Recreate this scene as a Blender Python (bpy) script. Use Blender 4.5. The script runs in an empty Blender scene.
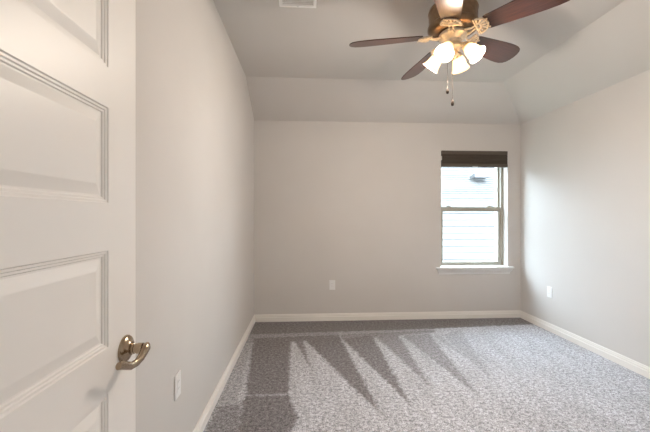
import bpy, bmesh, math, random
from math import sin, cos, pi, radians
from mathutils import Vector, Matrix

C = bpy.context.scene.collection
S = bpy.context.scene
random.seed(4)

# ---------------------------------------------------------------- room numbers (metres)
XL, XR, D, YN = -0.627, 2.713, 4.137, 0.17      # left wall, right wall, back wall, near wall
PLATE, TOP, RUN = 2.44, 2.74, 0.558             # wall plate, flat ceiling, run of the sloped ceiling
WX0, WX1, WZ0, WZ1 = 1.685, 2.545, 0.645, 2.101  # window opening
EYE = 1.282

# ---------------------------------------------------------------- camera
cam = bpy.data.cameras.new('camera')
cam.sensor_width = 36
cam.lens = 338 / 650 * 36
cam.shift_y = 0.0
cam.clip_start = 0.02
camo = bpy.data.objects.new('camera', cam)
camo.location = (0, 0, EYE)
camo.rotation_euler = (pi / 2, 0, -math.atan(19 / 338))
C.objects.link(camo)
S.camera = camo

# ---------------------------------------------------------------- sky, sun, added hall fill, exposure
W = bpy.data.worlds.new('sky')
S.world = W
W.use_nodes = True
bg = W.node_tree.nodes['Background']
bg.inputs[0].default_value = (0.73, 0.87, 1.0, 1)
bg.inputs[1].default_value = 21.5

sun = bpy.data.lights.new('sun', 'SUN')
sun.energy = 2.0
sun.angle = radians(2)
sun.color = (1, 0.98, 0.95)
so = bpy.data.objects.new('sun', sun)
so.rotation_euler = (radians(45), 0, radians(-25))
C.objects.link(so)

hall = bpy.data.lights.new('hall_fill', 'AREA')  # unseen fill lamp added behind the doorway to brighten the room
hall.shape = 'RECTANGLE'
hall.size, hall.size_y = 1.1, 1.4
hall.energy = 95
hall.color = (0.84, 0.92, 1.0)
ho = bpy.data.objects.new('hall_fill', hall)
ho.location = (-1.62, -1.70, 1.85)
ho.rotation_euler = (radians(80), 0, radians(-35))
C.objects.link(ho)

BULB_W = 26.0
S.view_settings.view_transform = 'Standard'
S.view_settings.look = 'None'
S.view_settings.gamma = 1
S.view_settings.use_curve_mapping = False
S.view_settings.exposure = 0.46
S.cycles.max_bounces = 10
S.cycles.diffuse_bounces = 8
S.cycles.sample_clamp_indirect = 6
S.cycles.use_denoising = True


# ---------------------------------------------------------------- materials
class NT:
    def __init__(s, name):
        s.m = bpy.data.materials.new(name)
        s.m.use_nodes = True
        s.t = s.m.node_tree
        s.b = s.t.nodes['Principled BSDF']

    def n(s, kind, **kw):
        nd = s.t.nodes.new(kind)
        for k, v in kw.items():
            setattr(nd, k, v)
        return nd

    def l(s, a, b):
        s.t.links.new(a, b)

    def coord(s, scale=(1, 1, 1)):
        tc = s.n('ShaderNodeTexCoord')
        mp = s.n('ShaderNodeMapping')
        mp.inputs['Scale'].default_value = scale
        s.l(tc.outputs['Object'], mp.inputs[0])
        return mp.outputs[0]

    def noise(s, scale, detail=2, co=None, rough=0.5):
        nz = s.n('ShaderNodeTexNoise')
        nz.inputs['Scale'].default_value = scale
        nz.inputs['Detail'].default_value = detail
        nz.inputs['Roughness'].default_value = rough
        s.l(co if co is not None else s.coord(), nz.inputs['Vector'])
        return nz.outputs['Fac']

    def ramp(s, fac, stops):
        r = s.n('ShaderNodeValToRGB')
        e = r.color_ramp.elements
        e[0].position, e[0].color = stops[0][0], (*stops[0][1], 1)
        e[1].position, e[1].color = stops[-1][0], (*stops[-1][1], 1)
        for p, c in stops[1:-1]:
            x = e.new(p)
            x.color = (*c, 1)
        s.l(fac, r.inputs[0])
        return r.outputs[0]

    def bump(s, h, strength, dist=0.002):
        b = s.n('ShaderNodeBump')
        b.inputs['Strength'].default_value = strength
        b.inputs['Distance'].default_value = dist
        s.l(h, b.inputs['Height'])
        s.l(b.outputs[0], s.b.inputs['Normal'])

    def math(s, op, a, b=None, clamp=False):
        m = s.n('ShaderNodeMath', operation=op, use_clamp=clamp)
        for i, v in enumerate((a, b)):
            if v is None:
                continue
            if isinstance(v, (int, float)):
                m.inputs[i].default_value = v
            else:
                s.l(v, m.inputs[i])
        return m.outputs[0]


def plain(name, col, rough=0.5, metal=0.0, var=0.06, scale=40, bump=0.0, spec=0.5, coat=0.0):
    t = NT(name)
    f = t.noise(scale, 3)
    lo = tuple(c * (1 - var) for c in col)
    hi = tuple(min(1, c * (1 + var)) for c in col)
    t.l(t.ramp(f, [(0.3, lo), (0.7, hi)]), t.b.inputs['Base Color'])
    t.b.inputs['Roughness'].default_value = rough
    t.b.inputs['Metallic'].default_value = metal
    t.b.inputs['Specular IOR Level'].default_value = spec
    t.b.inputs['Coat Weight'].default_value = coat
    if bump:
        t.bump(f, bump)
    return t.m


def paint(name, col, scale=150, strength=0.12):
    t = NT(name)
    f = t.noise(2.0, 2)
    t.l(t.ramp(f, [(0.3, tuple(c * 0.985 for c in col)), (0.7, tuple(min(1, c * 1.015) for c in col))]), t.b.inputs['Base Color'])
    t.b.inputs['Roughness'].default_value = 0.75
    t.b.inputs['Specular IOR Level'].default_value = 0.25
    t.bump(t.noise(scale, 2), strength, 0.0015)
    return t.m


M = {}
M['wall'] = paint('wall_paint', (0.60, 0.575, 0.553), 110, 0.22)
M['ceil'] = paint('ceiling_paint', (0.60, 0.575, 0.55), 90, 0.18)
M['trim'] = plain('trim_white', (0.80, 0.775, 0.74), 0.35, var=0.01, scale=8)
M['door'] = plain('door_white', (0.84, 0.815, 0.785), 0.38, var=0.01, scale=6)
M['stool'] = plain('sill_white', (0.78, 0.78, 0.77), 0.35, var=0.01, scale=8)
M['vinyl'] = plain('window_vinyl', (0.36, 0.34, 0.29), 0.4, var=0.02, scale=10)
M['plastic'] = plain('white_plastic', (0.80, 0.80, 0.80), 0.3, var=0.01, scale=20)
M['slot'] = plain('slot_dark', (0.10, 0.10, 0.10), 0.6)
M['ventm'] = plain('vent_white', (0.90, 0.89, 0.88), 0.4, var=0.01)
M['ventd'] = plain('vent_duct', (0.62, 0.60, 0.58), 0.7)
M['bronze'] = plain('antique_bronze', (0.24, 0.16, 0.10), 0.32, 0.9, 0.15, 30)
M['brass'] = plain('antique_brass', (0.86, 0.76, 0.60), 0.36, 0.75, 0.15, 60)
M['lever'] = plain('satin_brass_nickel', (0.40, 0.31, 0.22), 0.22, 1.0, 0.05, 20)
M['chain'] = plain('chain_metal', (0.16, 0.12, 0.09), 0.55, 0.4)
M['fob'] = plain('fob_wood', (0.03, 0.018, 0.012), 0.6, spec=0.2)
M['shade'] = plain('shade_brown', (0.060, 0.045, 0.033), 0.75, 0, 0.1, 200, 0.1)
M['shade_rail'] = plain('shade_rail_brown', (0.085, 0.066, 0.050), 0.45, 0, 0.05)
M['bright'] = plain('brushed_nickel', (0.6, 0.6, 0.58), 0.3, 0.8)
M['siding'] = plain('siding_grey', (0.062, 0.060, 0.057), 0.7, 0, 0.02, 3)
M['fascia'] = plain('fascia_grey', (0.074, 0.071, 0.067), 0.5, 0, 0.02, 3)
M['ventroof'] = plain('roof_vent_grey', (0.03, 0.03, 0.03), 0.5, 0.0, 0.05)
M['soil'] = plain('outside_ground', (0.30, 0.32, 0.24), 0.9, 0, 0.2, 5)
M['hallfloor'] = plain('hall_flooring', (0.40, 0.36, 0.32), 0.8, 0, 0.1, 30)


def glass_mat():
    t = NT('window_glass')
    t.t.nodes.remove(t.b)
    g = t.n('ShaderNodeBsdfGlossy')
    g.inputs['Roughness'].default_value = 0.02
    tr = t.n('ShaderNodeBsdfTransparent')
    tr.inputs[0].default_value = (0.95, 0.97, 0.97, 1)
    mx = t.n('ShaderNodeMixShader')
    mx.inputs[0].default_value = 0.05
    t.l(tr.outputs[0], mx.inputs[1])
    t.l(g.outputs[0], mx.inputs[2])
    t.l(mx.outputs[0], t.t.nodes['Material Output'].inputs[0])
    return t.m


M['glass'] = glass_mat()


def lampglass_mat():
    # frosted glass bell with a lit bulb inside: glows warm, lets light through
    t = NT('lit_frosted_glass')
    t.t.nodes.remove(t.b)
    d = t.n('ShaderNodeBsdfDiffuse')
    d.inputs[0].default_value = (0.86, 0.78, 0.66, 1)
    tr = t.n('ShaderNodeBsdfTranslucent')
    tr.inputs[0].default_value = (0.80, 0.68, 0.52, 1)
    mx = t.n('ShaderNodeMixShader')
    mx.inputs[0].default_value = 0.6
    t.l(d.outputs[0], mx.inputs[1])
    t.l(tr.outputs[0], mx.inputs[2])
    e = t.n('ShaderNodeEmission')
    e.inputs[0].default_value = (1.0, 0.80, 0.56, 1)
    e.inputs[1].default_value = 0.12
    ad = t.n('ShaderNodeAddShader')
    t.l(mx.outputs[0], ad.inputs[0])
    t.l(e.outputs[0], ad.inputs[1])
    t.l(ad.outputs[0], t.t.nodes['Material Output'].inputs[0])
    return t.m


M['lampglass'] = lampglass_mat()


def bulb_mat():
    t = NT('lit_bulb')
    t.b.inputs['Base Color'].default_value = (1, 0.95, 0.85, 1)
    t.b.inputs['Emission Color'].default_value = (1, 0.84, 0.62, 1)
    t.b.inputs['Emission Strength'].default_value = 14
    return t.m


M['bulb'] = bulb_mat()


def blade_mat():
    t = NT('cherry_blade')
    co = t.coord((3, 60, 3))
    f = t.noise(2.2, 6, co, 0.65)
    t.l(t.ramp(f, [(0.25, (0.014, 0.006, 0.005)), (0.55, (0.060, 0.022, 0.013)), (0.8, (0.115, 0.043, 0.022))]), t.b.inputs['Base Color'])
    t.b.inputs['Roughness'].default_value = 0.34
    t.b.inputs['Coat Weight'].default_value = 0.25
    t.b.inputs['Coat Roughness'].default_value = 0.22
    return t.m


M['blade'] = blade_mat()


def shingle_mat():
    t = NT('roof_shingles')
    tc = t.n('ShaderNodeTexCoord')
    br = t.n('ShaderNodeTexBrick')
    br.inputs['Scale'].default_value = 1
    br.inputs['Brick Width'].default_value = 0.30
    br.inputs['Row Height'].default_value = 0.14
    br.inputs['Mortar Size'].default_value = 0.012
    br.inputs['Color1'].default_value = (0.038, 0.036, 0.034, 1)
    br.inputs['Color2'].default_value = (0.032, 0.030, 0.028, 1)
    br.inputs['Mortar'].default_value = (0.015, 0.0145, 0.014, 1)
    t.l(tc.outputs['Object'], br.inputs['Vector'])
    t.l(br.outputs[0], t.b.inputs['Base Color'])
    t.b.inputs['Roughness'].default_value = 0.9
    return t.m


M['shingle'] = shingle_mat()

# vacuum strokes in the carpet nap, in floor coordinates (metres)
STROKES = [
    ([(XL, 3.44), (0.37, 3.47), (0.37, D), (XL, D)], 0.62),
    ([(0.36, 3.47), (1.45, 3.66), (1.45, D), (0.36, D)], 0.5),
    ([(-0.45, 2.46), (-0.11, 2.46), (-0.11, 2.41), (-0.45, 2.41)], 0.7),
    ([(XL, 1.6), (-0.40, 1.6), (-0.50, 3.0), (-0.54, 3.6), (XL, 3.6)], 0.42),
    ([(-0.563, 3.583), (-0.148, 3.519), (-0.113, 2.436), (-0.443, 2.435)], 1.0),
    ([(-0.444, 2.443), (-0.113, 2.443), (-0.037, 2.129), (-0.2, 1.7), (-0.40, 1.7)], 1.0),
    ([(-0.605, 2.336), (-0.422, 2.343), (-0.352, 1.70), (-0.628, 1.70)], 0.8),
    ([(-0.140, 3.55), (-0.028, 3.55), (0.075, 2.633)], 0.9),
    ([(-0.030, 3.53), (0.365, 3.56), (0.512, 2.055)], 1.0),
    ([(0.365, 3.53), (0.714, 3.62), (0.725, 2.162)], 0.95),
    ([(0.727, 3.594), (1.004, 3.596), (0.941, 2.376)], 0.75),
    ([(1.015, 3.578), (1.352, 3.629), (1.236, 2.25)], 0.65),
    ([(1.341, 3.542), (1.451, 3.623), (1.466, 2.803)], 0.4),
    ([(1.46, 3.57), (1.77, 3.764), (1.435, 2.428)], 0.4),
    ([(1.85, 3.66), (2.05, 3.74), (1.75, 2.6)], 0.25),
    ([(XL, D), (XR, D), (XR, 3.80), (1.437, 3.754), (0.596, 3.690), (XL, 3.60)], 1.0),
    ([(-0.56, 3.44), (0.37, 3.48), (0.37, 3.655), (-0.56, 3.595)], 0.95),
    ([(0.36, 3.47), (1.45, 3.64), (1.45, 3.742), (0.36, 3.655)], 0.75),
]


def carpet_mat():
    t = NT('carpet')
    tc = t.n('ShaderNodeTexCoord')
    co = tc.outputs['Object']
    # wobble the stroke edges a little
    nz = t.n('ShaderNodeTexNoise')
    nz.inputs['Scale'].default_value = 22
    nz.inputs['Detail'].default_value = 3
    t.l(co, nz.inputs['Vector'])
    sb = t.n('ShaderNodeVectorMath', operation='SUBTRACT')
    t.l(nz.outputs['Color'], sb.inputs[0])
    sb.inputs[1].default_value = (0.5, 0.5, 0.5)
    sc = t.n('ShaderNodeVectorMath', operation='SCALE')
    t.l(sb.outputs[0], sc.inputs[0])
    sc.inputs['Scale'].default_value = 0.075
    ad = t.n('ShaderNodeVectorMath', operation='ADD')
    t.l(co, ad.inputs[0])
    t.l(sc.outputs[0], ad.inputs[1])
    p = ad.outputs[0]
    total = None
    for pts, amt in STROKES:
        area = sum(pts[i][0] * pts[(i + 1) % len(pts)][1] - pts[(i + 1) % len(pts)][0] * pts[i][1] for i in range(len(pts)))
        if area < 0:
            pts = pts[::-1]
        mask = None
        for i in range(len(pts)):
            (ax, ay), (bx, by) = pts[i], pts[(i + 1) % len(pts)]
            L = math.hypot(bx - ax, by - ay)
            nx, ny = -(by - ay) / L, (bx - ax) / L
            dt = t.n('ShaderNodeVectorMath', operation='DOT_PRODUCT')
            t.l(p, dt.inputs[0])
            dt.inputs[1].default_value = (nx, ny, 0)
            mr = t.n('ShaderNodeMapRange', interpolation_type='SMOOTHSTEP')
            o = nx * ax + ny * ay
            mr.inputs[1].default_value = o - 0.015
            mr.inputs[2].default_value = o + 0.03
            t.l(dt.outputs['Value'], mr.inputs[0])
            mask = mr.outputs[0] if mask is None else t.math('MULTIPLY', mask, mr.outputs[0])
        mask = t.math('MULTIPLY', mask, amt)
        total = mask if total is None else t.math('MAXIMUM', total, mask)
    # long soft streaks that follow the strokes
    st = t.noise(2.4, 3, t.coord((4.5, 0.9, 1)))
    st2 = t.n('ShaderNodeMapRange')
    t.l(st, st2.inputs[0])
    st2.inputs[1].default_value, st2.inputs[2].default_value = 0.35, 0.7
    st2.inputs[3].default_value, st2.inputs[4].default_value = 0.0, 0.28
    nap = t.math('MAXIMUM', total, st2.outputs[0])
    # tuft speckle
    sp = t.noise(120, 4, None, 0.7)
    sp2 = t.noise(42, 3, None, 0.6)
    spk = t.math('ADD', t.math('MULTIPLY', sp, 0.65), t.math('MULTIPLY', sp2, 0.35))
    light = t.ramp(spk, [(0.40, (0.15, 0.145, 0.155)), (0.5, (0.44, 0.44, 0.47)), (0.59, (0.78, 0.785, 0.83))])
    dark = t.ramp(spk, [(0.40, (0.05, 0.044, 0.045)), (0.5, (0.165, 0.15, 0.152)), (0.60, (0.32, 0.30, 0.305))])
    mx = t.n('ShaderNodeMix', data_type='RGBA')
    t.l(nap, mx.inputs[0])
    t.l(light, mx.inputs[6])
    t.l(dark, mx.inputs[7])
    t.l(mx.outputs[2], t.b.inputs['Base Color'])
    t.b.inputs['Roughness'].default_value = 1
    t.b.inputs['Specular IOR Level'].default_value = 0.05
    t.b.inputs['Sheen Weight'].default_value = 0.2
    t.bump(spk, 0.6, 0.012)
    return t.m


M['carpet'] = carpet_mat()


# ---------------------------------------------------------------- mesh helpers
def add_box(bm, lo, hi):
    x0, y0, z0 = lo
    x1, y1, z1 = hi
    v = [bm.verts.new(p) for p in ((x0, y0, z0), (x1, y0, z0), (x1, y1, z0), (x0, y1, z0), (x0, y0, z1), (x1, y0, z1), (x1, y1, z1), (x0, y1, z1))]
    for f in ((3, 2, 1, 0), (4, 5, 6, 7), (0, 1, 5, 4), (1, 2, 6, 5), (2, 3, 7, 6), (3, 0, 4, 7)):
        bm.faces.new([v[i] for i in f])
    return v


def add_tube(bm, pts, rad, seg=12, closed=False, squash=None):
    """sweep a circle (or ellipse) along pts; rad a number or list; squash=(a,b) section factors"""
    pts = [Vector(p) for p in pts]
    n = len(pts)
    rads = rad if isinstance(rad, (list, tuple)) else [rad] * n
    prev = None
    rings = []
    for i, p in enumerate(pts):
        if closed:
            tg = (pts[(i + 1) % n] - pts[i - 1]).normalized()
        else:
            tg = (pts[min(i + 1, n - 1)] - pts[max(i - 1, 0)]).normalized()
        if prev is None:
            up = Vector((0, 0, 1)) if abs(tg.z) < 0.9 else Vector((1, 0, 0))
            u = tg.cross(up).normalized()
        else:
            u = (prev - tg * prev.dot(tg)).normalized()
        prev = u
        w = tg.cross(u)
        a, b = squash if squash else (1, 1)
        rings.append([bm.verts.new(p + u * (cos(2 * pi * k / seg) * rads[i] * a) + w * (sin(2 * pi * k / seg) * rads[i] * b)) for k in range(seg)])
    m = n if closed else n - 1
    for i in range(m):
        A, B = rings[i], rings[(i + 1) % n]
        for k in range(seg):
            bm.faces.new((A[k], A[(k + 1) % seg], B[(k + 1) % seg], B[k]))
    if not closed:
        bm.faces.new(rings[0][::-1])
        bm.faces.new(rings[-1])
    return rings


def add_lathe(bm, prof, seg=40, mat=None, cap=False):
    """prof: (radius, height) pairs, revolved round Z, then transformed by mat"""
    rings = []
    for r, z in prof:
        if r < 1e-6:
            rings.append([bm.verts.new((0, 0, z))])
        else:
            rings.append([bm.verts.new((r * cos(2 * pi * k / seg), r * sin(2 * pi * k / seg), z)) for k in range(seg)])
    for A, B in zip(rings, rings[1:]):
        for k in range(seg):
            k2 = (k + 1) % seg
            if len(A) == 1 and len(B) == 1:
                continue
            if len(A) == 1:
                bm.faces.new((A[0], B[k2], B[k]))
            elif len(B) == 1:
                bm.faces.new((A[k], A[k2], B[0]))
            else:
                bm.faces.new((A[k], A[k2], B[k2], B[k]))
    if mat is not None:
        bmesh.ops.transform(bm, matrix=mat, verts=[v for r in rings for v in r])
    return rings


def add_prism(bm, pts, ext, mat=None):
    """polygon pts in XY extruded to z = ext (lo, hi)"""
    lo = [bm.verts.new((x, y, ext[0])) for x, y in pts]
    hi = [bm.verts.new((x, y, ext[1])) for x, y in pts]
    bm.faces.new(lo[::-1])
    bm.faces.new(hi)
    for i in range(len(pts)):
        j = (i + 1) % len(pts)
        bm.faces.new((lo[i], lo[j], hi[j], hi[i]))
    if mat is not None:
        bmesh.ops.transform(bm, matrix=mat, verts=lo + hi)


def sweep_profile(bm, prof, a, b, inward):
    """extrude a (depth, z) profile from point a to b; depth goes along `inward`"""
    a, b, inward = Vector(a), Vector(b), Vector(inward)
    A = [bm.verts.new(a + inward * d + Vector((0, 0, z))) for d, z in prof]
    B = [bm.verts.new(b + inward * d + Vector((0, 0, z))) for d, z in prof]
    n = len(prof)
    for i in range(n):
        j = (i + 1) % n
        bm.faces.new((A[i], A[j], B[j], B[i]))
    bm.faces.new(A[::-1])
    bm.faces.new(B)


def obj(name, bm, mat, parent=None, smooth=None, bevel=0, loc=None, rot=None):
    bmesh.ops.recalc_face_normals(bm, faces=bm.faces[:])
    me = bpy.data.meshes.new(name)
    bm.to_mesh(me)
    bm.free()
    me.materials.append(mat)
    if smooth is not None:
        for p in me.polygons:
            p.use_smooth = True
        me.set_sharp_from_angle(angle=radians(smooth))
    o = bpy.data.objects.new(name, me)
    C.objects.link(o)
    if parent:
        o.parent = parent
    if loc:
        o.location = loc
    if rot:
        o.rotation_euler = rot
    if bevel:
        b = o.modifiers.new('bevel', 'BEVEL')
        b.width = bevel
        b.segments = 2
        b.limit_method = 'ANGLE'
    return o


def tag(o, label=None, cat=None, group=None, kind=None):
    if label:
        o['label'] = label
    if cat:
        o['category'] = cat
    if group:
        o['group'] = group
    if kind:
        o['kind'] = kind
    return o


def thing(name, label, cat, loc=(0, 0, 0), rot=(0, 0, 0), group=None, kind=None):
    o = bpy.data.objects.new(name, None)
    C.objects.link(o)
    o.location = loc
    o.rotation_euler = rot
    o.empty_display_size = 0.1
    return tag(o, label, cat, group, kind)


def B():
    return bmesh.new()


def boxes(name, lst, mat, parent=None, **kw):
    bm = B()
    for lo, hi in lst:
        add_box(bm, lo, hi)
    return obj(name, bm, mat, parent, **kw)


def struct(o, label, cat):
    return tag(o, label, cat, kind='structure')


# ---------------------------------------------------------------- floor, walls, ceiling
bm = B()
add_box(bm, (XL - 0.12, -0.02 + YN - 0.12, -0.06), (XR + 0.12, D + 0.10, 0))
struct(obj('floor', bm, M['carpet']), 'grey carpeted floor with vacuum stroke marks', 'floor')

XF = XR - RUN
YF = D - RUN
bm = B()
add_prism(bm, [(D + 0.12, 0), (YN - 0.12, 0), (YN - 0.12, TOP), (YF, TOP), (D, PLATE), (D + 0.12, PLATE)], (XL - 0.12, XL))
for v in bm.verts:
    v.co = Vector((v.co.z, v.co.x, v.co.y))
struct(obj('wall_left', bm, M['wall']), 'beige side wall behind the open white door', 'wall')

boxes_r = [((XR, YN - 0.12, 0), (XR + 0.12, D + 0.12, PLATE))]
struct(boxes('wall_right', boxes_r, M['wall']), 'beige side wall right of the window with one outlet', 'wall')

TH = 0.30
bw = [((XL, D, 0), (WX0, D + TH, PLATE)), ((WX1, D, 0), (XR, D + TH, PLATE)),
      ((WX0, D, 0), (WX1, D + TH, WZ0 - 0.02)), ((WX0, D, WZ1), (WX1, D + TH, PLATE))]
struct(boxes('wall_back', bw, M['wall']), 'beige far wall with the window in it', 'wall')

# near wall with the doorway the picture is taken from
nw = [((XL, YN - 0.12, 0), (-0.485, YN, TOP)), ((0.32, YN - 0.12, 0), (XR, YN, TOP)), ((-0.485, YN - 0.12, 2.06), (0.32, YN, TOP))]
struct(boxes('wall_near', nw, M['wall']), 'beige near wall with the doorway', 'wall')
dj = [((-0.485, YN - 0.13, 0), (-0.465, YN + 0.005, 2.06)), ((0.30, YN - 0.13, 0), (0.32, YN + 0.005, 2.06)), ((-0.465, YN - 0.13, 2.04), (0.30, YN + 0.005, 2.06)),
      ((0.31, YN, 0), (0.375, YN + 0.014, 2.115)), ((-0.54, YN, 0), (-0.475, YN + 0.014, 2.115)), ((-0.475, YN, 2.05), (0.31, YN + 0.014, 2.115))]
struct(boxes('trim_1', dj, M['trim']), 'white jamb and casing of the doorway', 'trim')

bm = B()
y0 = YN - 0.12
P = {k: bm.verts.new(v) for k, v in dict(
    a=(XL - 0.1, y0, TOP), b=(XF, y0, TOP), c=(XF, YF, TOP), d=(XL - 0.1, YF, TOP),
    e=(XL - 0.1, D, PLATE), f=(XR, D, PLATE), g=(XR, y0, PLATE), h=(XL - 0.1, D + 0.12, PLATE), i=(XR + 0.12, D + 0.12, PLATE), j=(XR + 0.12, y0, PLATE)).items()}
for f in ('abcd', 'dcfe', 'cbgf', 'efih', 'fgji'):
    bm.faces.new([P[k] for k in f])
r = bmesh.ops.extrude_face_region(bm, geom=bm.faces[:])
for v in [g for g in r['geom'] if isinstance(g, bmesh.types.BMVert)]:
    v.co.z += 0.1
struct(obj('ceiling', bm, M['ceil']), 'beige ceiling, flat in the middle and sloped down to the walls', 'ceiling')

# hall the photographer stands in
struct(boxes('floor_hall', [((-2.2, -1.75, -0.06), (1.8, YN - 0.14, 0))], M['hallfloor']), 'hall floor behind the doorway', 'floor')
hw = [((-2.3, -1.85, 0), (-2.2, YN - 0.12, 2.7)), ((1.8, -1.85, 0), (1.9, YN - 0.12, 2.7)), ((-2.3, -1.85, 0), (1.9, -1.75, 2.7)),
      ((-2.3, YN - 0.125, 0), (XL - 0.12, YN - 0.12 + 0.1, 2.7))]
struct(boxes('wall_hall', hw, M['wall']), 'beige hall walls behind the doorway', 'wall')
struct(boxes('ceiling_hall', [((-2.3, -1.85, 2.7), (1.9, YN - 0.12, 2.8))], M['ceil']), 'hall ceiling behind the doorway', 'ceiling')

# baseboards: stepped colonial profile (depth, z)
BP = [(0, 0), (0.016, 0), (0.016, 0.048), (0.015, 0.051), (0.009, 0.053), (0.008, 0.058), (0.0125, 0.062), (0.0125, 0.066), (0.009, 0.074), (0.008, 0.083), (0.006, 0.087), (0, 0.087)]
bm = B()
sweep_profile(bm, BP, (XL, YN, 0), (XL, D, 0), (1, 0, 0))
struct(obj('baseboard_left', bm, M['trim']), 'white baseboard below the left wall', 'baseboard')
bm = B()
sweep_profile(bm, BP, (XL, D, 0), (XR, D, 0), (0, -1, 0))
struct(obj('baseboard_back', bm, M['trim']), 'white baseboard below the window wall', 'baseboard')
bm = B()
sweep_profile(bm, BP, (XR, YN, 0), (XR, D, 0), (-1, 0, 0))
struct(obj('baseboard_right', bm, M['trim']), 'white baseboard below the right wall', 'baseboard')
bm = B()
sweep_profile(bm, BP, (0.375, YN, 0), (XR, YN, 0), (0, 1, 0))
struct(obj('baseboard_near', bm, M['trim']), 'white baseboard below the near wall', 'baseboard')

# ---------------------------------------------------------------- window
FY = D + 0.095                       # room face of the window frame
win = thing('window_1', 'single-hung window with tan frame in the far wall', 'window', ((WX0 + WX1) / 2, FY, WZ0), kind='structure')
hw_ = (WX1 - WX0) / 2
hh = WZ1 - WZ0
MR = 0.722                           # meeting rail height above the sill
fr = 0.032
boxes('window_frame', [((-hw_, 0, 0), (-hw_ + fr, 0.075, hh)), ((hw_ - fr, 0, 0), (hw_, 0.075, hh)), ((-hw_ + fr, 0, 0), (hw_ - fr, 0.075, 0.022)),
                       ((-hw_ + fr, 0, hh - 0.03), (hw_ - fr, 0.075, hh))], M['vinyl'], win, bevel=0.003)


def sash(name, yy, z0, z1, st, bot, top):
    s = boxes(name, [((-hw_ + fr, yy, z0), (-hw_ + fr + st, yy + 0.03, z1)), ((hw_ - fr - st, yy, z0), (hw_ - fr, yy + 0.03, z1)),
                     ((-hw_ + fr + st, yy, z0), (hw_ - fr - st, yy + 0.03, z0 + bot)), ((-hw_ + fr + st, yy, z1 - top), (hw_ - fr - st, yy + 0.03, z1))], M['vinyl'], win, bevel=0.003)
    boxes('glass_pane', [((-hw_ + fr + st - 0.004, yy + 0.012, z0 + bot - 0.004), (hw_ - fr - st + 0.004, yy + 0.016, z1 - top + 0.004))], M['glass'], s)
    return s


sash('lower_sash', 0.006, 0.022, MR + 0.030, 0.033, 0.026, 0.056)
sash('upper_sash', 0.040, MR - 0.018, hh - 0.03, 0.022, 0.036, 0.03)
for sx in (-0.29, 0.25):
    bm = B()
    add_box(bm, (sx - 0.03, 0.008, MR + 0.030), (sx + 0.03, 0.030, MR + 0.036))
    add_tube(bm, [(sx - 0.022, 0.019, MR + 0.041), (sx + 0.0, 0.019, MR + 0.044), (sx + 0.026, 0.012, MR + 0.042)], [0.008, 0.009, 0.005], 8)
    obj('sash_lock', bm, M['vinyl'], win, smooth=40)

# stool and apron below the opening
sill = thing('window_sill', 'white moulded sill below the window', 'window sill', ((WX0 + WX1) / 2 - 0.005, D, WZ0), kind='structure')
bm = B()
add_box(bm, (-0.495, -0.048, -0.022), (0.495, 0.0, 0.0))
add_box(bm, (-hw_ + 0.005, 0.0, -0.020), (hw_ + 0.005, 0.094, 0.0))
obj('sill_board', bm, M['stool'], sill, bevel=0.006)
bm = B()
prof = [(0, -0.092), (0.010, -0.092), (0.013, -0.080), (0.016, -0.070), (0.022, -0.058), (0.031, -0.046), (0.036, -0.034), (0.038, -0.022), (0, -0.022)]
cols = []
for sgn in (-1, 1):
    cols.append([bm.verts.new((sgn * (0.445 + d), -d, z)) for d, z in prof])
n = len(prof)
for i in range(n):
    j = (i + 1) % n
    bm.faces.new((cols[0][i], cols[0][j], cols[1][j], cols[1][i]))
bm.faces.new(cols[0][::-1])
bm.faces.new(cols[1])
obj('apron_moulding', bm, M['stool'], sill)

# ---------------------------------------------------------------- raised cellular shade
sh = thing('window_shade', 'dark brown cellular shade raised to the window top', 'window shade', ((WX0 + WX1) / 2, D, WZ1))
hs = hw_ - 0.004
boxes('headrail', [((-hs, -0.012, -0.046), (hs, 0.040, -0.001))], M['shade_rail'], sh, bevel=0.006)
bm = B()
zz = -0.046
front, back = [], []
NP = 7
ph_ = (0.165 - 0.046) / NP
pts = []
for i in range(NP):
    pts += [(-0.006, zz - i * ph_), (-0.014 + 0.006 * (i % 2 == 0) * 0.4, zz - (i + 0.5) * ph_)]
pts.append((-0.006, zz - NP * ph_))
A = [bm.verts.new((-hs + 0.004, y, z)) for y, z in pts] + [bm.verts.new((-hs + 0.004, 0.034, z)) for y, z in (pts[-1], pts[0])]
Bv = [bm.verts.new((hs - 0.004, v.co.y, v.co.z)) for v in A]
for i in range(len(A)):
    j = (i + 1) % len(A)
    bm.faces.new((A[i], A[j], Bv[j], Bv[i]))
bm.faces.new(A[::-1])
bm.faces.new(Bv)
obj('pleated_fabric', bm, M['shade'], sh)
br_ = boxes('bottom_rail', [((-hs, -0.014, -0.204), (hs, 0.036, -0.165))], M['shade_rail'], sh, bevel=0.007)
hd = boxes('pull_tab', [((-0.034, -0.022, -0.208), (0.034, -0.014, -0.196))], M['bright'], br_, bevel=0.002)
hd['label'] = 'pale pull tab'
for sx in (-1, 1):
    bm = B()
    add_box(bm, (sx * hs - 0.003, -0.014, -0.120), (sx * hs + 0.003, 0.01, -0.07))
    obj('end_bracket', bm, M['bright'], sh, bevel=0.001)

# ---------------------------------------------------------------- open door
DT, DW, DH = 0.035, 0.765, 2.03
DFX, DY0 = -0.458, 0.172
door = thing('door_1', 'white five-panel door standing open along the left wall', 'door', (DFX, DY0, 0.012), kind='structure')
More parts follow.
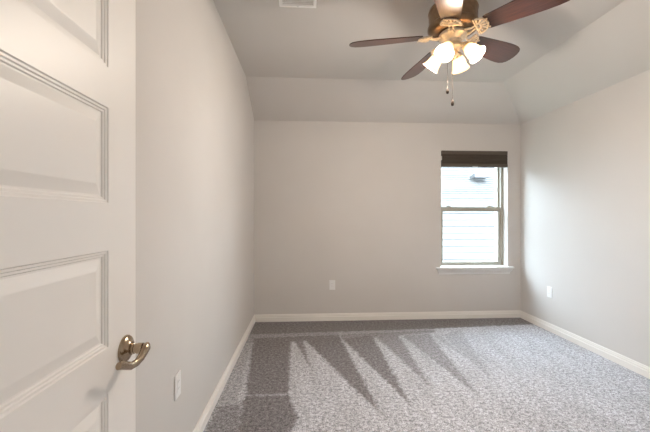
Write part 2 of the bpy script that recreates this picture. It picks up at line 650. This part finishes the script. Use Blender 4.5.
# local: +x faces the room, y from hinge to free edge, z up
ST = 0.115
ys = [0, ST, DW - ST - 0.01, DW]
OPEN = [(0.197, 0.512), (0.629, 0.860), (0.965, 1.190), (1.300, 1.521), (1.615, 1.885)]
zs = [0] + [q for o_ in OPEN for q in o_] + [DH]
bm = B()
for side, x in ((1, 0.0), (-1, -DT)):
    for iz in range(len(zs) - 1):
        for iy in range(3):
            if iy == 1 and iz % 2 == 1:
                continue
            q = [bm.verts.new((x, yy, z_)) for yy, z_ in ((ys[iy], zs[iz]), (ys[iy + 1], zs[iz]), (ys[iy + 1], zs[iz + 1]), (ys[iy], zs[iz + 1]))]
            bm.faces.new(q if side == 1 else q[::-1])
for p in ([(0, 0, 0), (0, DW, 0), (-DT, DW, 0), (-DT, 0, 0)], [(0, 0, DH), (0, DW, DH), (-DT, DW, DH), (-DT, 0, DH)],
          [(0, 0, 0), (0, 0, DH), (-DT, 0, DH), (-DT, 0, 0)], [(0, DW, 0), (0, DW, DH), (-DT, DW, DH), (-DT, DW, 0)]):
    bm.faces.new([bm.verts.new(v) for v in p])
bmesh.ops.remove_doubles(bm, verts=bm.verts[:], dist=1e-5)
obj('stile_and_rail_frame', bm, M['door'], door)
# sticking steps, bevel up to the raised field: (inset, depth)
PR = [(0, 0), (0.0022, -0.0028), (0.0065, -0.0030), (0.0085, -0.0058), (0.0125, -0.0060), (0.0145, -0.0088), (0.018, -0.0090), (0.040, -0.0030), (0.042, -0.0026)]
for z0_, z1_ in OPEN:
    bm = B()
    for side in (1, -1):
        loops = []
        for ins, dep in PR:
            x = dep if side == 1 else -DT - dep
            loops.append([bm.verts.new((x, a_, b_)) for a_, b_ in ((ys[1] + ins, z0_ + ins), (ys[2] - ins, z0_ + ins), (ys[2] - ins, z1_ - ins), (ys[1] + ins, z1_ - ins))])
        for P0, P1 in zip(loops, loops[1:]):
            for k in range(4):
                bm.faces.new((P0[k], P0[(k + 1) % 4], P1[(k + 1) % 4], P1[k]))
        bm.faces.new(loops[-1])
    # keep each side's normals outward without closing the panel edge
    bmesh.ops.remove_doubles(bm, verts=bm.verts[:], dist=1e-6)
    obj('door_panel', bm, M['door'], door)
# hinges on the jamb side
for hz in (0.20, 1.0, 1.80):
    bm = B()
    add_tube(bm, [(0.006, -0.004, hz - 0.045), (0.006, -0.004, hz + 0.045)], 0.006, 10)
    obj('hinge', bm, M['lever'], door, smooth=40)


# lever handle
def lever_set(parent, hy, hz, side):
    h = boxes('door_handle', [((0, hy - 0.002, hz - 0.002), (0.001, hy + 0.002, hz + 0.002))], M['lever'], parent)
    return h


HY, HZ = 0.884 - DY0, 0.946 - 0.012
ry = Matrix.Translation((0, HY, HZ)) @ Matrix.Rotation(pi / 2, 4, 'Y')
bm = B()
add_lathe(bm, [(0.0, 0.0), (0.0335, 0.0), (0.0335, 0.003), (0.031, 0.007), (0.025, 0.011), (0.0185, 0.014), (0.0165, 0.0165), (0, 0.0165)], 40, ry)
hand = obj('door_handle', bm, M['lever'], door, smooth=40)
hand['label'] = 'aged brass lever handle on a round rosette'
bm = B()
add_lathe(bm, [(0, 0.014), (0.0125, 0.014), (0.0135, 0.024), (0.0115, 0.025), (0.0115, 0.030), (0.0135, 0.031), (0.0135, 0.044), (0, 0.044)], 28, ry)
obj('neck', bm, M['lever'], hand, smooth=40)
bm = B()
lv = [(0.0515, 0.007, 0.004), (0.0525, 0.001, 0.003), (0.0525, -0.010, -0.003), (0.051, -0.024, -0.013), (0.048, -0.040, -0.0195), (0.044, -0.058, -0.0195), (0.042, -0.078, -0.010), (0.042, -0.098, 0.000), (0.043, -0.110, 0.003)]
add_tube(bm, [(x, HY + y, HZ + z) for x, y, z in lv], [0.010, 0.0135, 0.0130, 0.0115, 0.0100, 0.0095, 0.0095, 0.0105, 0.0085], 16, squash=(0.72, 1.0))
obj('lever', bm, M['lever'], hand, smooth=50)
# back side rosette and lever stay clear of the wall
bm = B()
ryb = Matrix.Translation((-DT, HY, HZ)) @ Matrix.Rotation(-pi / 2, 4, 'Y')
add_lathe(bm, [(0.0, 0.0), (0.0335, 0.0), (0.0335, 0.003), (0.025, 0.011), (0.0125, 0.014), (0.0125, 0.046), (0, 0.046)], 32, ryb)
add_tube(bm, [(-DT - x, HY + y, HZ + z) for x, y, z in lv], [0.009, 0.0125, 0.0125, 0.0105, 0.0095, 0.0095, 0.010, 0.0105, 0.009], 12, squash=(0.72, 1.0))
obj('door_handle', bm, M['lever'], door, smooth=45)
boxes('latch_plate', [((-0.030, DW - 0.0005, HZ - 0.028), (-0.005, DW + 0.001, HZ + 0.028))], M['lever'], door)


# ---------------------------------------------------------------- outlets
def outlet(label, loc, rz):
    # local: plate lies in XZ, facing -Y
    t = thing('wall_outlet', label, 'outlet', loc, (0, 0, rz), group='white wall outlets')
    boxes('cover_plate', [((-0.036, -0.007, -0.059), (0.036, 0, 0.059))], M['plastic'], t, bevel=0.003)
    rc = boxes('receptacle', [((-0.0165, -0.0085, -0.0335), (0.0165, -0.006, 0.0335))], M['plastic'], t, bevel=0.001)
    for zc in (-0.017, 0.017):
        for dx, w_, h_ in ((-0.0065, 0.001, 0.0045), (0.0065, 0.001, 0.0035)):
            boxes('contact_slot', [((dx - w_, -0.0088, zc + 0.003 - h_), (dx + w_, -0.008, zc + 0.003 + h_))], M['slot'], rc)
    for zc in (-0.048, 0.048):
        bm_ = B()
        add_lathe(bm_, [(0, 0.0082), (0.0025, 0.008), (0.003, 0.0065), (0, 0.0065)], 12, Matrix.Translation((0, 0, zc)) @ Matrix.Rotation(pi / 2, 4, 'X'))
        obj('screw', bm_, M['plastic'], t, smooth=40)
    return t


outlet('white outlet on the far wall left of the window', (0.322, D, 0.436), 0)
outlet('white outlet on the right wall near the corner', (XR, 3.62, 0.434), -pi / 2)
outlet('white outlet on the left wall just past the open door', (XL, 1.683, 0.459), pi / 2)

# ---------------------------------------------------------------- ceiling vent
vt = thing('ceiling_vent', 'white metal air vent in the flat ceiling', 'air vent', (-0.056, 2.205, TOP))
vx, vy, fw = 0.128, 0.155, 0.024
bm = B()
for lo, hi in (((-vx, -vy, -0.008), (vx, -vy + fw, 0)), ((-vx, vy - fw, -0.008), (vx, vy, 0)), ((-vx, -vy + fw, -0.008), (-vx + fw, vy - fw, 0)), ((vx - fw, -vy + fw, -0.008), (vx, vy - fw, 0))):
    add_box(bm, lo, hi)
obj('vent_frame', bm, M['ventm'], vt, bevel=0.003)
boxes('duct_opening', [((-vx + fw - 0.002, -vy + fw - 0.002, -0.0012), (vx - fw + 0.002, vy - fw + 0.002, -0.0002))], M['ventd'], vt)
ns = 16
for i in range(ns):
    yy = -vy + fw + (i + 0.5) * (2 * vy - 2 * fw) / ns
    bm = B()
    add_box(bm, (-vx + fw - 0.003, -0.0060, -0.0008), (vx - fw + 0.003, 0.0060, 0.0008))
    bmesh.ops.transform(bm, matrix=Matrix.Translation((0, yy, -0.0055)) @ Matrix.Rotation(radians(12), 4, 'X'), verts=bm.verts[:])
    obj('louvre', bm, M['ventm'], vt)
for sy in (-1, 1):
    bm = B()
    add_lathe(bm, [(0, -0.0105), (0.003, -0.0100), (0.0042, -0.0078), (0, -0.0078)], 12, Matrix.Translation((0, sy * (vy - fw / 2), 0)))
    obj('screw', bm, M['bright'], vt, smooth=40)

# ---------------------------------------------------------------- ceiling fan
FX, FYY = 0.942, 2.122
ZB = 2.40                            # height of the blades
fan = thing('ceiling_fan', 'bronze ceiling fan with five cherry blades and four lit glass bells', 'ceiling fan', (FX, FYY, ZB))
bm = B()
add_lathe(bm, [(0, TOP - ZB), (0.085, TOP - ZB), (0.088, TOP - ZB - 0.02), (0.080, TOP - ZB - 0.06), (0.055, TOP - ZB - 0.085), (0.05, 0.215), (0, 0.215)], 40)
obj('canopy', bm, M['bronze'], fan, smooth=35)
bm = B()
add_lathe(bm, [(0, 0.225), (0.110, 0.225), (0.138, 0.220), (0.150, 0.206), (0.153, 0.190), (0.149, 0.184), (0.149, 0.104), (0.156, 0.098), (0.156, 0.084), (0.148, 0.072), (0.120, 0.060), (0.085, 0.054), (0, 0.054)], 56)
obj('motor_housing', bm, M['bronze'], fan, smooth=35)
bm = B()
add_lathe(bm, [(0, 0.056), (0.078, 0.056), (0.088, 0.046), (0.088, 0.030), (0.074, 0.018), (0.055, 0.004), (0.05, -0.018), (0, -0.018)], 48)
obj('flywheel', bm, M['brass'], fan, smooth=35)

R0, R1 = 0.196, 0.666
PH = radians(26.7)
PITCH = radians(-16)


SAG = Matrix.Rotation(-0.040, 3, 'Y') @ Matrix.Rotation(-0.020, 3, 'X')     # the old fan hangs a little out of level


def blade_outline():
    # half widths along the length, rounded lopsided tip
    st = [(R0, 0.054), (R0 + 0.02, 0.059), (0.30, 0.067), (0.40, 0.077), (0.50, 0.085), (0.56, 0.086), (0.60, 0.082), (0.63, 0.072), (0.65, 0.055), (0.662, 0.030), (R1, 0.0)]
    up = [(x, w) for x, w in st]
    dn = [(x, -w) for x, w in st[:-1]][::-1]
    return up + dn


def blade_iron(parent):
    bm = B()
    z = 0.004
    # two arms from the flywheel that swell into a sunburst plate under the blade root
    for s_ in (-1, 1):
        add_tube(bm, [(0.075, s_ * 0.020, -0.004), (0.095, s_ * 0.022, -0.012), (0.118, s_ * 0.012, -0.010), (0.138, s_ * 0.010, -0.004), (0.156, s_ * 0.020, -0.004)], [0.008, 0.007, 0.006, 0.006, 0.006], 8)
    cx = 0.150
    for rr, wd in ((0.026, 0.005), (0.062, 0.0062)):
        add_tube(bm, [(cx + rr * cos(a_), rr * sin(a_) * 0.98, -0.006) for a_ in [radians(-88 + 176 * k / 20) for k in range(21)]], wd, 8)
    for k in range(7):
        a_ = radians(-80 + 160 * k / 6)
        add_tube(bm, [(cx + 0.018 * cos(a_), 0.018 * sin(a_), -0.006), (cx + 0.044 * cos(a_), 0.044 * sin(a_), -0.0065), (cx + 0.064 * cos(a_), 0.064 * sin(a_), -0.006)], [0.0035, 0.0058, 0.0066], 6)
    add_tube(bm, [(cx - 0.006, -0.063, -0.006), (cx - 0.004, -0.03, -0.006), (cx, 0, -0.006), (cx - 0.004, 0.03, -0.006), (cx - 0.006, 0.063, -0.006)], [0.005, 0.006, 0.009, 0.006, 0.005], 8)
    for dy in (-0.034, 0, 0.034):
        add_lathe(bm, [(0, -0.012), (0.005, -0.011), (0.0065, -0.006), (0, -0.006)], 10, Matrix.Translation((0.214, dy, -0.001)))
    return obj('blade_iron', bm, M['brass'], parent, smooth=45)


proto = None
for k in range(5):
    ang = PH + k * 2 * pi / 5
    if proto is None:
        bm = B()
        add_prism(bm, blade_outline(), (0.0, 0.006))
        bl = obj('fan_blade', bm, M['blade'], fan, bevel=0.002)
        ir = blade_iron(bl)
        proto = (bl, ir)
    else:
        bl = proto[0].copy()
        C.objects.link(bl)
        bl.parent = fan
        ir = proto[1].copy()
        C.objects.link(ir)
        ir.parent = bl
    bl.rotation_mode = 'QUATERNION'
    bl.location = (0, 0, 0.040)
    bl.rotation_quaternion = (SAG @ Matrix.Rotation(ang, 3, 'Z') @ Matrix.Rotation(PITCH, 3, 'X')).to_quaternion()

# light kit: switch housing, four curved arms, bells and bulbs
bm = B()
add_lathe(bm, [(0, -0.014), (0.048, -0.014), (0.055, -0.022), (0.056, -0.040), (0.046, -0.052), (0.030, -0.060), (0.034, -0.070), (0.034, -0.082), (0.022, -0.094), (0.010, -0.100), (0.012, -0.108), (0.006, -0.118), (0, -0.118)], 40)
kit = obj('switch_housing', bm, M['brass'], fan, smooth=40)
TILT = radians(42)
PL = radians(47)
proto = None
for k in range(4):
    ang = PL + k * pi / 2
    if proto is None:
        bm = B()
        add_tube(bm, [(0.028, 0, -0.050), (0.048, 0, -0.040), (0.066, 0, -0.040), (0.077, 0, -0.046), (0.084, 0, -0.055)], 0.0075, 10)
        mt = Matrix.Translation((0.077, 0, -0.047)) @ Matrix.Rotation(pi - TILT, 4, 'Y')
        add_lathe(bm, [(0, -0.006), (0.020, -0.004), (0.028, 0.006), (0.029, 0.020), (0.026, 0.022), (0, 0.022)], 24, mt)
        arm = obj('lamp_arm', bm, M['brass'], fan, smooth=40)
        bm = B()
        pr = [(0.023, 0.012), (0.026, 0.019), (0.034, 0.031), (0.040, 0.047), (0.043, 0.064), (0.045, 0.081), (0.050, 0.096), (0.057, 0.107), (0.059, 0.110)]
        inn = [(r_ - 0.003, z_ + 0.001) for r_, z_ in pr[::-1]]
        add_lathe(bm, pr + inn, 36, mt)
        shd = obj('lamp_shade', bm, M['lampglass'], arm, smooth=60)
        bm = B()
        add_lathe(bm, [(0, 0.020), (0.010, 0.020), (0.012, 0.030), (0.019, 0.043), (0.023, 0.058), (0.021, 0.072), (0.013, 0.081), (0, 0.085)], 20, mt)
        blb = obj('light_bulb', bm, M['bulb'], arm, smooth=60)
        tip = mt @ Vector((0, 0, 0.100))
        proto = (arm, shd, blb)
    else:
        arm = proto[0].copy()
        C.objects.link(arm)
        arm.parent = fan
        for q in proto[1:]:
            c = q.copy()
            C.objects.link(c)
            c.parent = arm
    arm.rotation_euler = (0, 0, ang)
    ld = bpy.data.lights.new('bulb_light', 'POINT')
    ld.energy = BULB_W
    ld.color = (1.0, 0.88, 0.755)
    ld.shadow_soft_size = 0.035
    lo_ = bpy.data.objects.new('bulb_light', ld)
    C.objects.link(lo_)
    lo_.parent = arm
    lo_.location = tip

# pull chains with fobs
for (px, py, z1_) in ((-0.040, -0.012, 2.098), (-0.020, -0.040, 2.012)):
    bm = B()
    z0_ = -0.045
    zb = z1_ - ZB
    nb = int((z0_ - zb) / 0.006)
    add_tube(bm, [(px, py, z0_), (px, py, zb)], 0.0010, 6)
    for i in range(nb):
        add_lathe(bm, [(0, 0.0018), (0.0018, 0), (0, -0.0018)], 6, Matrix.Translation((px, py, z0_ - i * 0.006)))
    ch = obj('pull_chain', bm, M['chain'], fan)
    bm = B()
    add_lathe(bm, [(0, 0.006), (0.003, 0.004), (0.006, -0.006), (0.009, -0.018), (0.009, -0.028), (0.006, -0.035), (0, -0.037)], 16, Matrix.Translation((px, py, zb)))
    obj('chain_fob', bm, M['fob'], ch, smooth=50)

# ---------------------------------------------------------------- house next door, seen through the window
NY = 7.55                            # its siding
nh = thing('neighbour_house', 'pale house with shingle roof outside the window', 'house', (2.2, NY, -3.0))
HX0, HX1 = 2.3 - 2.2, 5.6 - 2.2
bm = B()
EV = 1.50 + 3.0                      # eave height above its base
lap = 0.150
nl = int(EV / lap)
pr = []
for i in range(nl + 1):
    z_ = i * lap
    pr += [(-0.02, z_), (0.0, min(z_ + lap - 0.016, EV))] + ([(0.03, z_ + lap - 0.016), (0.03, z_ + lap - 0.001)] if i < nl else [])
vv = [(y, z) for y, z in pr] + [(0.12, EV), (0.12, 0)]
A = [bm.verts.new((HX0, y, z)) for y, z in vv]
Bv = [bm.verts.new((HX1, y, z)) for y, z in vv]
for i in range(len(A)):
    j = (i + 1) % len(A)
    bm.faces.new((A[i], A[j], Bv[j], Bv[i]))
obj('lap_siding', bm, M['siding'], nh)
OV = 0.06
ez = EV + 0.12
boxes('soffit', [((HX0, -OV, EV - 0.01), (HX1, 0.0, EV + 0.01))], M['fascia'], nh)
bm = B()
add_box(bm, (HX0, -OV - 0.02, EV - 0.012), (HX1, -OV, ez))
sweep_profile(bm, [(0, 0.0), (0.06, 0.0), (0.09, 0.03), (0.095, 0.10), (0.085, 0.10), (0.080, 0.035), (0.055, 0.01), (0, 0.01)], (HX0, -OV - 0.02, ez - 0.105), (HX1, -OV - 0.02, ez - 0.105), (0, -1, 0))
obj('gutter', bm, M['fascia'], nh)
SL = math.atan(0.5)
bm = B()
NR = 40
cs = 0.14
# shingle courses as real overlapping steps, in the roof's own plane
for i in range(NR):
    add_box(bm, (0, i * cs, -0.02 - 0.003), (HX1 - HX0, (i + 1) * cs, 0.0))
    bm.verts.ensure_lookup_table()
    for v in bm.verts[-8:]:
        if v.co.z > -0.01 and abs(v.co.y - i * cs) < 1e-5:
            v.co.z = 0.010
roof = obj('roof', bm, M['shingle'], nh, loc=(HX0, -OV - 0.06, ez), rot=(SL, 0, 0))
boxes('rear_roof_slope', [((0, 0.0, -0.03), (HX1 - HX0, 5.7, 0))], M['shingle'], nh, loc=(HX0, -OV - 0.06 + NR * cs * cos(SL), ez + NR * cs * sin(SL)), rot=(-SL, 0, 0))
# added unseen block to the left, cuts oblique skylight on the right wall
boxes('sky_blocker_wall', [((-12.0, 0.0, 0), (-3.5, 6.0, EV))], M['siding'], nh)
bm = B()
add_prism(bm, [(-0.4, EV), (6.4, EV), (3.0, EV + 2.2)], (-12.2, -3.3))
for v in bm.verts:
    v.co = Vector((v.co.z, v.co.x, v.co.y))
obj('sky_blocker_roof', bm, M['shingle'], nh)
# gable ends
for gx in (HX0, HX1 - 0.1):
    bm = B()
    hl = NR * cs * cos(SL) - OV
    add_prism(bm, [(0.1, 0), (2 * hl - 0.1, 0), (2 * hl - 0.1, EV), (hl, EV + 0.5 * hl - 0.05), (0.1, EV)], (gx, gx + 0.1))
    for v in bm.verts:
        v.co = Vector((v.co.z, v.co.x, v.co.y))
    obj('gable_wall', bm, M['siding'], nh)
# slanted box vent on the roof
bm = B()
add_prism(bm, [(-0.14, 0.0), (0.14, 0.0), (0.14, 0.06), (-0.10, 0.12), (-0.14, 0.10)], (-0.20, 0.20))
rv = obj('roof_vent', bm, M['ventroof'], nh, bevel=0.01, loc=(2.30, 0.98, ez + 0.5 * 1.34 - 0.03), rot=(pi / 2, 0, pi / 2))
struct(boxes('ground', [((-30, D + 0.6, -3.1), (30, 40, -3.0))], M['soil']), 'ground outside between the houses', 'ground')
